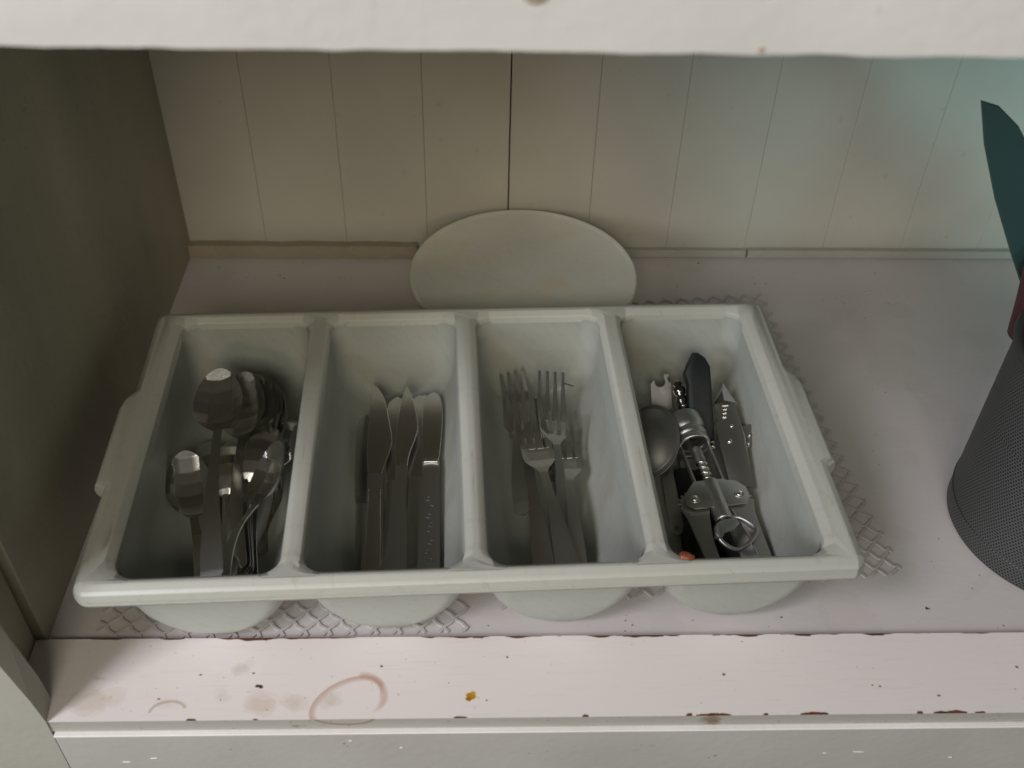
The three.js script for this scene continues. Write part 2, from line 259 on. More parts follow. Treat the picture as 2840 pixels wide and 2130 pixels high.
{ // left stile: its inner face opens out a little as it rises
  const P = (x, y, z) => [x, y, z], v = [
    // [back inner, front inner] from the bottom to the top
    [P(0.0190, -0.25, 0.5425), P(0.0205, -0.25, 0.5614)], [P(0.0190, 0.0046, 0.5425), P(0.0216, 0.0046, 0.5614)], [P(0.0178, 0.03, 0.5425), P(0.0185, 0.03, 0.5614)], [P(0.0112, 0.082, 0.5425), P(0.0103, 0.078, 0.5614)], [P(-0.045, 0.64, 0.5425), P(-0.075, 0.64, 0.5614)]];
  const pos = [], q = (a, b, c, d) => pos.push(...a, ...b, ...c, ...a, ...c, ...d), xl = -0.12;
  for (let i = 0; i < v.length - 1; i++) {
    const [b0, f0] = v[i], [b1, f1] = v[i + 1], L = (p) => [xl, p[1], p[2]];
    q(f0, b0, b1, f1); q(L(f0), f0, f1, L(f1)); q(b0, L(b0), L(b1), b1);
  }
  const g = new THREE.BufferGeometry(); g.setAttribute('position', new THREE.Float32BufferAttribute(pos, 3)); g.computeVertexNormals();
  struct(M('left_stile', uvm(g), paint(0.52, 0.51, 0.45, 0.5)), 'pale upright of the cupboard frame at the lower left corner');
}

// ------------------------------------------------------------ non-slip liners
function liner(label, cx, cz, w, d, ang, pitch) {
  const strands = [], cs = (k, sgn, y) => {   // one diagonal strand clipped to the rectangle
    // u - sgn*v = k
    const c = [];
    for (const u of [0, w]) { const v = (u - k) * sgn; if (v >= 0 && v <= d) c.push([u, v]); }
    for (const v of [0, d]) { const u = k + sgn * v; if (u > 0 && u < w) c.push([u, v]); }
    if (c.length < 2) return; const [a, b] = c, l = Math.hypot(a[0] - b[0], a[1] - b[1]); if (l < 0.003) return;
    const n = Math.max(2, Math.round(l / (pitch * 0.707 / 2))), pts = [];
    for (let i = 0; i <= n; i++) { const t = i / n, wv = 0.0004 * (i % 2 ? 1 : -1) + rr(-0.0002, 0.0002); pts.push(V(a[0] + (b[0] - a[0]) * t + wv, y + (i % 2 ? 0.0003 : 0), a[1] + (b[1] - a[1]) * t - wv * sgn)); }
    const r = 0.00125, pos = [], nor = [];
    for (let i = 0; i < n; i++) {
      const p = pts[i], q = pts[i + 1], dx = q.x - p.x, dz = q.z - p.z, m = Math.hypot(dx, dz), nx = -dz / m, nz = dx / m;
      const prof = [[-1, -0.45], [-0.8, 0.12], [0, 0.22], [0.8, 0.12], [1, -0.45]];
      for (let j = 0; j < 4; j++) {
        const A = prof[j], B = prof[j + 1], at = (P, A) => [P.x + nx * A[0] * r, P.y + A[1] * r, P.z + nz * A[0] * r];
        const a0 = at(p, A), a1 = at(q, A), b0 = at(p, B), b1 = at(q, B); pos.push(...a0, ...b0, ...b1, ...a0, ...b1, ...a1);
      }
    }
    const g = new THREE.BufferGeometry(); g.setAttribute('position', new THREE.Float32BufferAttribute(pos, 3)); g.computeVertexNormals(); strands.push(g);
  };
  for (let k = -d; k < w + d; k += pitch) { cs(k, 1, 0.0008); cs(k + 0.0004, -1, 0.0010); }
  const g = toCreasedNormals(mergeGeometries(strands), 1.0);
  g.translate(-w / 2, 0, -d / 2);
  const m = M('grip_liner', g, mLiner); m.position.set(cx, 0, cz); m.rotation.y = ang;
  Object.assign(m.userData, { label, category: 'liner', group: 'open mesh grip liners under the tray' });
}
liner('open mesh grip liner whose zigzag edge shows along the right side of the tray', 0.470, 0.270, 0.322, 0.368, 0.1, 0.0172);
liner('open mesh grip liner showing below the front left of the tray, against the sill', 0.168, 0.36, 0.272, 0.262, 0.02, 0.0172);

// ------------------------------------------------------------ tray
const TX = 0.3086, TZ = 0.3623, TA = 0.0382;
const trayMatrix = new THREE.Matrix4().makeRotationY(TA).setPosition(TX, 0, TZ);
const toWorld = (p) => V(...p).applyMatrix4(trayMatrix);
const CX = [-0.1882, -0.0632, 0.0623, 0.1881];
{
  const tray = thing('cutlery_tray', 'pale grey plastic cutlery tray with four deep compartments', 'cutlery tray');
  tray.position.set(TX, 0, TZ); tray.rotation.y = TA;
  const s = new THREE.Shape(), hw = 0.2678, hd = 0.1500, R = 0.011;
  s.moveTo(-hw + R, -hd); s.lineTo(hw - R, -hd); s.absarc(hw - R, -hd + R, R, -Math.PI / 2, 0);
  s.lineTo(hw, -0.054); s.lineTo(hw + 0.0065, -0.049); s.lineTo(hw + 0.0065, 0.028); s.quadraticCurveTo(hw + 0.006, 0.047, hw - 0.0015, 0.058);
  s.lineTo(hw - 0.002, hd - R); s.absarc(hw - R - 0.002, hd - R, R, 0, Math.PI / 2);
  s.lineTo(-hw + R + 0.002, hd); s.absarc(-hw + R + 0.002, hd - R, R, Math.PI / 2, Math.PI);
  s.lineTo(-hw + 0.0015, 0.050); s.quadraticCurveTo(-hw - 0.006, 0.042, -hw - 0.007, 0.03); s.lineTo(-hw - 0.007, -0.050); s.lineTo(-hw, -0.055);
  s.lineTo(-hw, -hd + R); s.absarc(-hw + R, -hd + R, R, Math.PI, Math.PI * 1.5);
  for (const cx of CX) {
    const a = 0.0538, b = 0.1342, r = 0.0135, h = new THREE.Path();
    h.moveTo(cx - a + r, -b); h.absarc(cx - a + r, -b + r, r, Math.PI * 1.5, Math.PI, true); h.absarc(cx - a + r, b - r, r, Math.PI, Math.PI / 2, true); h.absarc(cx + a - r, b - r, r, Math.PI / 2, 0, true); h.absarc(cx + a - r, -b + r, r, 0, -Math.PI / 2, true);
    s.holes.push(h);
  }
  const g = new THREE.ExtrudeGeometry(s, { depth: 0.0010, bevelEnabled: true, bevelThickness: 0.0098, bevelSize: 0.0081, bevelOffset: -0.0081, bevelSegments: 12, curveSegments: 10 });
  g.rotateX(-Math.PI / 2); g.translate(0, 0.0734 + 0.0098, 0);
  M('rim', toCreasedNormals(g, 0.7), mRim, tray);
  const ring = (a, b, y, n = 10, m = 26) => {   // rounded rectangle, same count for every ring
    const r = Math.min(0.0155, a * 0.96), pts = [];
    for (const [sx, sz, a0] of [[1, 1, 0], [-1, 1, Math.PI / 2], [-1, -1, Math.PI], [1, -1, Math.PI * 1.5]]) {
      for (let i = 0; i <= n; i++) { const t = a0 + i / n * Math.PI / 2; pts.push([sx * (a - r) + r * Math.cos(t), y, sz * (b - r) + r * Math.sin(t)]); }
      const last = pts[pts.length - 1], [nx, nz] = sz > 0 && sx > 0 ? [-1, 1] : sx < 0 && sz > 0 ? [-1, -1] : sx < 0 ? [1, -1] : [1, 1];
      const q0 = { 0: 1, 1: 2, 2: 3, 3: 0 }, idx = Math.round(a0 / (Math.PI / 2)), nr = q0[idx], nq = [[1, 1], [-1, 1], [-1, -1], [1, -1]][nr], t = nr * Math.PI / 2;
      const nxt = [nq[0] * (a - r) + r * Math.cos(t), y, nq[1] * (b - r) + r * Math.sin(t)];
      for (let i = 1; i < m; i++) { const f = i / m; pts.push([last[0] + (nxt[0] - last[0]) * f, y, last[2] + (nxt[2] - last[2]) * f]); }
    }
    return pts;
  };
  function shell(off, yTop) {
    const y0 = 0.058, R2 = 0.051 + off, rows = [], yb = 0.0072 - off * 1.0;
    rows.push([0.0541 + off, 0.1345 + off, yTop]); rows.push([0.0534 + off, 0.1325 + off, 0.0725]);
    for (let i = 0; i <= 22; i++) {
      const t = i / 22 * Math.PI / 2, y = y0 - (y0 - yb) * Math.sin(t), a = Math.max(0.0004, (0.0522 + off) * Math.cos(t)), fil = Math.max(0, 0.012 - (y - yb)); 
      const b = 0.1225 + (y - 0.0072) * 0.13 + off - fil * fil * 22;
      rows.push([a, b, y]);
    }
    const pos = [], idx = [], n = ring(0.05, 0.1, 0).length;
    rows.forEach(([a, b, y]) => ring(a, b, y).forEach((p) => pos.push(...p)));
    for (let k = 0; k < rows.length - 1; k++) for (let i = 0; i < n; i++) {
      const a = k * n + i, b = k * n + (i + 1) % n, c = a + n, d = b + n;
      off ? idx.push(a, b, d, a, d, c) : idx.push(a, d, b, a, c, d);
    }
    const g2 = new THREE.BufferGeometry(); g2.setAttribute('position', new THREE.Float32BufferAttribute(pos, 3)); g2.setIndex(idx);
    const w = mergeVertices(g2, 1e-5); w.computeVertexNormals();
    const p = w.attributes.position, uv = new Float32Array(p.count * 2); for (let i = 0; i < p.count; i++) { uv[i * 2] = p.getX(i) + p.getY(i) * 0.7; uv[i * 2 + 1] = p.getZ(i) + p.getY(i) * 0.7; }
    w.setAttribute('uv', new THREE.BufferAttribute(uv, 2)); return w;
  }
  const c = merge([shell(0, 0.0862), shell(0.003, 0.083)]);
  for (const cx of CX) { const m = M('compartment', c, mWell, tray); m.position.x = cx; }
}

// ------------------------------------------------------------ flatware
// a thing laid from its tip T back through P, length L, rolled about its own length; x runs from handle end to tip
function lay(g, T, P, L, roll = 0) {
  const t = toWorld(T), p = toWorld(P), x = t.clone().sub(p).normalize(), h = t.clone().addScaledVector(x, -L);
  const up = V(0, 1, 0), z = x.clone().cross(up).normalize(), y = z.clone().cross(x).normalize();
  g.quaternion.setFromRotationMatrix(new THREE.Matrix4().makeBasis(x, y, z)); g.rotateX(roll); g.position.copy(h); return g;
}
// solid of closed cross sections: st(x) -> { w half width, c centre height, d dish depth, t thickness, e crown }
function loft(x0, x1, n, st, m = 14, at = (x) => x) {
  const pos = [], idx = [], k = 2 * (m + 1);
  for (let i = 0; i <= n; i++) {
    const xs = x0 + (x1 - x0) * i / n, s = st(xs), x = at(xs);
    for (let j = 0; j <= m; j++) { const u = -1 + 2 * j / m; pos.push(x, s.c - (s.d || 0) * (1 - u * u) + (s.e || 0) * (1 - u * u), s.w * u); }
    for (let j = m; j >= 0; j--) { const u = -1 + 2 * j / m, th = s.t * (0.35 + 0.65 * Math.sqrt(Math.max(0, 1 - u * u))); pos.push(x, s.c - (s.d || 0) * (1 - u * u) - th, s.w * u); }
  }
  for (let i = 0; i < n; i++) for (let j = 0; j < k; j++) { const a = i * k + j, b = i * k + (j + 1) % k; idx.push(a, b, b + k, a, b + k, a + k); }
  for (const [i, f] of [[0, 1], [n, 0]]) for (let j = 0; j < m; j++) { const a = i * k + j, b = a + 1, c = i * k + (k - 1 - j), d = c - 1; f ? idx.push(a, c, b, b, c, d) : idx.push(a, b, c, b, d, c); }
  const g = new THREE.BufferGeometry(); g.setAttribute('position', new THREE.Float32BufferAttribute(pos, 3)); g.setIndex(idx);
  const r = toCreasedNormals(g.toNonIndexed(), 0.9), p = r.attributes.position, uv = new Float32Array(p.count * 2);
  for (let i = 0; i < p.count; i++) { uv[2 * i] = p.getX(i); uv[2 * i + 1] = p.getZ(i); } r.setAttribute('uv', new THREE.BufferAttribute(uv, 2)); return r;
}
const sm = (a, b, x) => { const t = Math.max(0, Math.min(1, (x - a) / (b - a))); return t * t * (3 - 2 * t); };
const lerp = (a, b, t) => a + (b - a) * t;
const spoonParts = {};
function spoonGeo(L, bw, bl, hw) {
  const key = [L, bw, bl, hw].join(); if (spoonParts[key]) return spoonParts[key];
  const xb = L - bl, nw = 0.0033, handle = (x) => { const t = x / xb; return { w: t < 0.06 ? hw * Math.sqrt(Math.max(0.03, 1 - ((0.06 - t) / 0.06) ** 2)) : lerp(hw, nw, sm(0.05, 0.93, t) ** 0.8), c: 0.004 + 0.008 * Math.sin(Math.min(1, t) * Math.PI * 0.92) - 0.001 * t, t: lerp(0.0016, 0.0026, sm(0.5, 0.95, t)), e: 0.0006 }; };
  const end = handle(xb);
  const bowl = (x) => {
    const u = Math.min(1, Math.max(0, (x - xb) / bl)), q = 4 * u * (1 - u), egg = bw * Math.sqrt(q) * (1.03 - 0.17 * (2 * u - 1)), k = (1 - u) ** 4;
    const w = Math.max(0.0004, Math.sqrt(nw * nw * k + egg * egg * (1 - (1 - u) ** 7 * 0.6)));
    return { w, c: end.c * (1 - u) ** 3 + 0.006 * (1 - (1 - u) ** 3) + 0.003 * u * u, d: 0.0098 * q ** 0.9 * (1.05 - 0.1 * u), t: 0.0013 };
  };
  return spoonParts[key] = { handle: loft(0, xb + 0.0005, 40, handle, 8), bowl: loft(xb, L, 56, (x) => bowl(xb + bl * (1 - Math.cos(Math.PI * (x - xb) / bl)) / 2), 22, (x) => xb + bl * (1 - Math.cos(Math.PI * (x - xb) / bl)) / 2) };
}
function spoon(label, T, P, L, roll, bw = 0.0185, bl = 0.06, hw = 0.0085, mat = mSteel) {
  const g = thing('spoon', label, 'spoon', 'steel spoons in the leftmost compartment'), p = spoonGeo(L, bw, bl, hw);
  M('bowl', p.bowl, mat, g); M('handle', p.handle, mat, g); return lay(g, T, P, L, roll);
}
spoon('large spoon highest and farthest back, bright glint at the tip of its bowl', [-0.204, 0.078, -0.0806], [-0.1864, 0.056, 0.1042], 0.199, -0.12, 0.0193, 0.062, 0.0082);
spoon('large dark bowled spoon lying face down in the middle of the spoon heap', [-0.1625, 0.065, -0.043], [-0.1815, 0.046, 0.0968], 0.156, Math.PI + 0.1, 0.0185, 0.063, 0.008);
spoon('spoon nearest the left wall of its compartment with an orange reflection in its bowl', [-0.23, 0.045, -0.0208], [-0.2083, 0.02, 0.0673], 0.135, 0.15, 0.0175, 0.058, 0.0078, mPolish);
spoon('spoon tipped sideways against the first divider with a white gleam', [-0.1450, 0.071, -0.003], [-0.1735, 0.048, 0.0955], 0.122, -0.62, 0.0165, 0.056, 0.007, mPolish);
spoon('spoon whose small rounded bowl tip peeps out beside the first divider', [-0.155, 0.046, -0.0683], [-0.1632, 0.018, 0.056], 0.13, Math.PI - 0.3, 0.016, 0.05, 0.008);
spoon('deeply shaded spoon under the handle of the highest spoon', [-0.2217, 0.032, -0.0578], [-0.1916, 0.018, 0.068], 0.165, Math.PI, 0.018, 0.058, 0.0085);
spoon('spoon half hidden between the highest spoon and the middle spoon', [-0.1985, 0.047, -0.0402], [-0.1909, 0.028, 0.076], 0.15, Math.PI - 0.15, 0.0165, 0.055, 0.0075, mPolish);
const nest = [['first spoon of the nested row, touching the highest spoon', [-0.1845, 0.071, -0.0855], [-0.1744, 0.034, 0.0767], -0.35], ['second spoon of the nested row at the back of the spoon heap', [-0.1750, 0.066, -0.0875], [-0.1707, 0.030, 0.0753], -0.5], ['third spoon of the nested row at the back of the spoon heap', [-0.1690, 0.060, -0.0915], [-0.1691, 0.024, 0.0706], -0.62], ['fourth spoon of the nested row at the back of the spoon heap', [-0.1632, 0.054, -0.0922], [-0.1679, 0.019, 0.0675], -0.75], ['last spoon of the nested row, closest to the first divider', [-0.1578, 0.049, -0.0885], [-0.1636, 0.016, 0.0645], -0.88]];
for (const [l, T, P, r] of nest) spoon(l, T, P, 0.178, r, 0.0198, 0.062, 0.0078);

// knives: outline in (x along, z across), x 0 handle end .. L tip
function knifeGeo(o) {
  const { L, B, hw } = o, xb = L - B;     // B blade length, bw blade half width
  const pts = [], n = 40, spine = [], edge = [];
  for (let i = 0; i <= n; i++) {
    const t = i / n, x = xb + B * t;
    const tab = (l) => { const c = new THREE.SplineCurve(l.map(([p, q]) => new THREE.Vector2(p, q))); let lo = 0, hi = 1; for (let k = 0; k < 30; k++) { const m = (lo + hi) / 2; c.getPoint(m).x < t ? lo = m : hi = m; } return c.getPoint(lo).y; };
    const zs = tab(o.spine), ze = tab(o.edge) - (o.serr && t > 0.35 && t < 0.98 ? (i % 2) * 0.0007 : 0);
    spine.push([x, zs]); edge.push([x, ze]);
  }
  const out = [...spine, ...edge.reverse()].map(([x, z]) => [x, -z]);
  const blade = extr(out, 0.0014, 0.0005, 1); blade.rotateX(-Math.PI / 2); blade.translate(0, 0.0022, 0);
  const handle = loft(0, xb + 0.004, 40, (x) => { const t = x / xb; return { w: t < 0.05 ? hw * Math.sqrt(Math.max(0.03, 1 - ((0.05 - t) / 0.05) ** 2)) : lerp(hw, o.nw ?? 0.0052, sm(0.1, 0.95, t)), c: 0.004 + (o.thick ?? 0) * (t < 0.985 ? 1 : 0), t: 0.0044, e: 0.0010 }; }, 8);
  return { blade: uvm(blade), handle };
}
const ROUND = { spine: [[0, -0.0052], [0.2, -0.0078], [0.55, -0.0086], [0.8, -0.0082], [0.93, -0.0062], [1, 0.0005]], edge: [[0, 0.0056], [0.2, 0.0074], [0.5, 0.0088], [0.75, 0.0088], [0.9, 0.0072], [0.97, 0.0045], [1, 0.0012]] };
const LONG = { spine: [[0, -0.0055], [0.3, -0.0076], [0.7, -0.0066], [1, -0.0052]], edge: [[0, 0.0052], [0.1, 0.0068], [0.3, 0.0122], [0.42, 0.0128], [0.62, 0.0098], [0.82, 0.0062], [0.94, 0.001], [1, -0.0042]] };
const STEAK = { spine: [[0, -0.0045], [0.3, -0.0066], [0.6, -0.0056], [0.85, -0.0032], [1, -0.0004]], edge: [[0, 0.0046], [0.18, 0.0062], [0.36, 0.0104], [0.46, 0.0124], [0.62, 0.0108], [0.8, 0.0074], [0.93, 0.0038], [1, 0.0008]] };
function knife(label, T, P, o, roll = 0, mat = mBlade, hm = mSteelDull) {
  const g = thing('table_knife', label, 'knife', 'table knives in the second compartment'), k = knifeGeo(o);
  M('blade', k.blade, mat, g); M('handle', k.handle, hm, g);
  if (o.beads) for (const s of [-1, 1]) { const l = []; for (let i = 0; i < 22; i++) { const b = new THREE.SphereGeometry(0.00042, 6, 5); b.translate(0.02 + i * (o.L - o.B - 0.03) / 22, 0.0047, s * lerp(o.hw, o.nw ?? 0.0052, i / 24) * 0.72); l.push(b); } const m = M('beading', merge(l), hm, g); m.userData.kind = 'stuff'; }
  if (o.ornate) { const l = []; for (let i = 0; i < 9; i++) { const b = new THREE.TorusGeometry(0.0019, 0.0003, 5, 12, 4.6); b.rotateX(Math.PI / 2); b.rotateY(i * 2.1); b.translate(0.018 + i * 0.0085, 0.0052 + (o.thick ?? 0), (i % 2 ? 0.0012 : -0.0012)); l.push(b); } const m = M('scrollwork', merge(l), steel(0.22, 0.6), g); m.userData.kind = 'stuff'; const c = new RoundedBoxGeometry(0.004, 0.006, 0.0125, 2, 0.0012); c.translate(o.L - o.B + 0.003, 0.004, 0); M('bolster', c, mSteel, g); }
  return lay(g, T, P, o.L, roll);
}
knife('knife at the left with a beaded handle and a pointed curved blade', [-0.0785, 0.034, -0.1105], [-0.0772, 0.026, 0.0766], { L: 0.215, B: 0.108, hw: 0.0085, ...LONG, beads: 1, nw: 0.0062 });
knife('spotted serrated knife with a sharp tip in the centre of the knives', [-0.0535, 0.036, -0.1050], [-0.0595, 0.031, 0.0805], { L: 0.215, B: 0.098, hw: 0.0088, ...STEAK, serr: 1, nw: 0.0048 });
knife('knife at the right with a round tip and a scrolled handle', [-0.0307, 0.031, -0.1020], [-0.0349, 0.024, 0.0773], { L: 0.21, B: 0.086, hw: 0.0085, ...ROUND, ornate: 1, nw: 0.0072, thick: 0.0015 });
knife('plain knife tucked between the spotted knife and the scrolled knife', [-0.0425, 0.027, -0.1035], [-0.0478, 0.019, 0.0748], { L: 0.212, B: 0.1, hw: 0.0088, ...ROUND });
knife('lowest knife, only its dark rounded tip showing behind the round tipped blades', [-0.0389, 0.021, -0.1100], [-0.0463, 0.012, 0.0701], { L: 0.2, B: 0.1, hw: 0.008, ...ROUND });
knife('knife lying on its edge beyond the beaded knife, its belly curving out to the left', [-0.0865, 0.028, -0.0831], [-0.0883, 0.014, 0.0683], { L: 0.19, B: 0.1, hw: 0.008, ...ROUND }, Math.PI + 0.35);
knife('knife showing only a sliver of blade between the beaded knife and the spotted knife', [-0.0626, 0.026, -0.1030], [-0.0640, 0.015, 0.0709], { L: 0.205, B: 0.1, hw: 0.0085, ...ROUND });

// forks
const forkCache = {};
function forkGeo(L, hw, hl, tl, headw) {
  const key = [L, hw, hl, tl, headw].join(); if (forkCache[key]) return forkCache[key];
  const xh = L - hl, xt = L - tl, rise = (x) => { const u = (x - xh) / hl; return 0.005 - 0.0075 * Math.sin(Math.min(1, Math.max(0, u)) * Math.PI * 0.86) + 0.004 * sm(0.6, 1, u); };
  const handle = loft(0, xh + 0.0005, 36, (x) => { const t = x / xh; return { w: t < 0.05 ? hw * Math.sqrt(Math.max(0.03, 1 - ((0.05 - t) / 0.05) ** 2)) : lerp(hw, 0.0034, sm(0.05, 0.9, t)), c: 0.005 + 0.006 * Math.sin(t * Math.PI), t: 0.0022, e: 0.0006 }; }, 8);
  const head = loft(xh, xt, 18, (x) => { const u = (x - xh) / (xt - xh); return { w: lerp(0.0034, headw, Math.sin(Math.min(1, sm(0.0, 0.75, u)) * Math.PI / 2)), c: rise(x), d: 0.0012 * sm(0.1, 0.7, u), t: 0.0015 }; }, 10);
  const tines = [];
  for (let k = 0; k < 4; k++) {
    const z0 = (k - 1.5) * headw * 0.56;
    const g = loft(xt - 0.001, L, 14, (x) => { const u = (x - xt) / tl; return { w: lerp(0.0023, 0.0012, sm(0.3, 1, u)) * headw / 0.0125, c: rise(x) - 0.0003, t: 0.0016 }; }, 4); g.translate(0, 0, z0); tines.push(g);
  }
  return forkCache[key] = { handle, head, tines };
}
function fork(label, T, P, L, roll = 0, hw = 0.0082, headw = 0.0125, tl = 0.047, hl = 0.078, mat = mSteelDull) {
  const g = thing('fork', label, 'fork', 'steel forks in the third compartment'), f = forkGeo(L, hw, hl, tl, headw);
  M('handle', f.handle, mat, g); M('head', f.head, mat, g); for (const t of f.tines) M('tine', t, mat, g); return lay(g, T, P, L, roll);
}
fork('large fork lying on top at the front left of the forks', [0.0495, 0.043, -0.0764], [0.0659, 0.032, 0.0811], 0.185, 0, 0.0082, 0.0132, 0.05, 0.083);
fork('fork on top at the front right, its handle straight and slim', [0.0795, 0.040, -0.0625], [0.0770, 0.024, 0.072], 0.168, 0.05, 0.0075, 0.0128, 0.043, 0.073);
fork('fork farthest back at the right, tines resting on the end wall', [0.0730, 0.047, -0.1060], [0.0690, 0.016, 0.0683], 0.2, 0.15);
fork('fork under the right one with brightly glinting tine tips', [0.0667, 0.034, -0.0703], [0.0635, 0.012, 0.0679], 0.18, 0, 0.008, 0.0115, 0.045, 0.07, mPolish);
fork('short shaded fork farthest back at the left', [0.0412, 0.036, -0.1185], [0.0421, 0.016, 0.029], 0.15, -0.35, 0.007, 0.012, 0.042, 0.07, mPewter);
fork('fork beneath the front left one, its tines fanning out behind it', [0.0445, 0.037, -0.0935], [0.052, 0.018, 0.0693], 0.19, -0.1);
{
  const g = new THREE.CylinderGeometry(0.0006, 0.0004, 0.0085, 6); g.rotateZ(Math.PI / 2 - 0.25);
  const m = M('black_splinter', g, mBlack); m.position.copy(toWorld([0.0885, 0.046, -0.094])); m.rotation.y = -0.15;
  Object.assign(m.userData, { label: 'thin black splinter beside the tines of the farthest back right fork', category: 'splinter' });
}

// ------------------------------------------------------------ bar tools in the fourth compartment
function placed(g, p, ry = 0, rx = 0, rz = 0) { g.position.copy(toWorld(p)); g.rotation.set(rx, TA + ry, rz, 'YXZ'); return g; }
{ // winged corkscrew; its own frame: -z towards the cap, x right, y up
  const g = thing('corkscrew', 'metal winged corkscrew lying on its back with its cap towards the wall', 'corkscrew');
  placed(g, [0.1925, 0.037, 0.033], 0.11, 0.04, 0);
  const lathe = (prof, n = 36) => { const l = new THREE.LatheGeometry(prof.map(([r, y]) => new THREE.Vector2(r, y)), n); l.rotateX(-Math.PI / 2); return l; };   // axis along -z
  const cap = lathe([[0.0118, 0.055], [0.0132, 0.0545], [0.0138, 0.0555], [0.0138, 0.0592], [0.0121, 0.0600], [0.0121, 0.0624], [0.0138, 0.0632], [0.0138, 0.0672], [0.0122, 0.0680], [0.0126, 0.0704], [0.0147, 0.0735], [0.0147, 0.0845], [0.0143, 0.0856], [0.0125, 0.0856], [0.0122, 0.06], [0.0118, 0.055]]);
  M('cap', cap, mSteelDull, g);
  for (const s of [-1, 1]) { const r = new RoundedBoxGeometry(0.0022, 0.0045, 0.055, 2, 0.0008); r.translate(s * 0.0118, 0, -0.0325); M('rail', r, mSteelDull, g); }
  M('shaft', lathe([[0.0001, 0.052], [0.0042, 0.052], [0.0046, 0.05], [0.0046, 0.037], [0.003, 0.036], [0.003, 0.01], [0.0001, 0.01]]), mPewter, g);
  const helix = []; for (let i = 0; i <= 90; i++) { const t = i / 90; helix.push([0.0036 * Math.cos(t * 31), 0.0036 * Math.sin(t * 31), -0.010 - 0.028 * t]); }
  M('worm', tube(helix, 0.0011, 220, 7), mPolish, g);
  // gear plate
  const pl = []; for (const [x, z] of [[-0.0115, 0.014], [0.0115, 0.014], [0.0115, 0.0125], [0.02, 0.0105], [0.0262, 0.0035], [0.0265, -0.006], [0.0225, -0.0128], [0.012, -0.013], [-0.012, -0.013], [-0.0205, -0.0125], [-0.0258, -0.007], [-0.025, 0.002], [-0.0145, 0.0135]]) pl.push([x, z]);
  const plate = extr(pl, 0.0024, 0.0007, 2); plate.rotateX(-Math.PI / 2); plate.translate(0, 0.0025, 0); M('gear_plate', uvm(plate), mSteelDull, g);
  M('barrel', lathe([[0.0055, 0.0145], [0.0066, 0.0145], [0.0072, 0.0135], [0.0072, -0.024], [0.0066, -0.0252], [0.005, -0.0252], [0.005, 0.0145]]), mSteelDull, g);
  for (const s of [-1, 1]) {
    const r = new THREE.SphereGeometry(0.0023, 14, 8); r.scale(1, 0.55, 1); r.translate(s * 0.0182, 0.0052, 0.004); M('rivet', r, mPolish, g);
    const wsh = new THREE.TorusGeometry(0.0034, 0.0005, 6, 20); wsh.rotateX(Math.PI / 2); wsh.translate(s * 0.0182, 0.0050, 0.004); M('washer', wsh, mSteel, g);
    // lever: toothed gear end, flat arm
    const pts = []; for (let i = 0; i <= 40; i++) { const a = -0.25 + i / 40 * 3.6, rad = i % 4 < 2 ? 0.0125 : 0.0102; pts.push([s * (0.0182) + s * rad * Math.cos(a), -0.004 + rad * Math.sin(a)]); }
    const arm = [...pts, [s * 0.0100, -0.018], [s * 0.0145, -0.045], [s * 0.0150, -0.088], [s * 0.0185, -0.0925], [s * 0.0245, -0.088], [s * 0.0262, -0.045], [s * 0.0275, -0.018]];
    if (s < 0) arm.reverse();
    const lv = extr(arm, 0.0022, 0.0006, 1); lv.rotateX(-Math.PI / 2); lv.translate(0, -0.0008, 0); const m = M('lever', uvm(lv), mPewter, g); m.rotation.z = s * -0.06;
  }
  // key shaped opener handle
  const ov = [[0.002, 0.001, 0.026], [0.0105, 0.002, 0.0265], [0.0215, 0.003, 0.041], [0.0195, 0.004, 0.047], [0.008, 0.002, 0.0565], [-0.002, 0.0, 0.0585], [-0.0115, 0.002, 0.052], [-0.0150, 0.004, 0.042], [-0.0120, 0.003, 0.0345], [-0.004, 0.001, 0.029]];
  const loop = tube(ov.map(([x, y, z]) => [x * 0.88 + 0.002, y, 0.024 + (z - 0.026) * 0.88]), 0.0019, 90, 10, true); M('opener_ring', loop, mPewter, g);
  const tab = extr([[-0.0115, -0.034], [-0.006, -0.0275], [0.008, -0.0262], [0.0095, -0.031], [0.003, -0.037], [-0.005, -0.0385], [-0.0095, -0.0445], [-0.0145, -0.043]], 0.002, 0.0007, 2); tab.rotateX(-Math.PI / 2); tab.translate(0, 0.003, 0); M('opener_tab', uvm(tab), mSteelDull, g);
  M('neck', lathe([[0.0001, -0.022], [0.004, -0.022], [0.004, -0.03], [0.0001, -0.0305]]), mPewter, g);
}
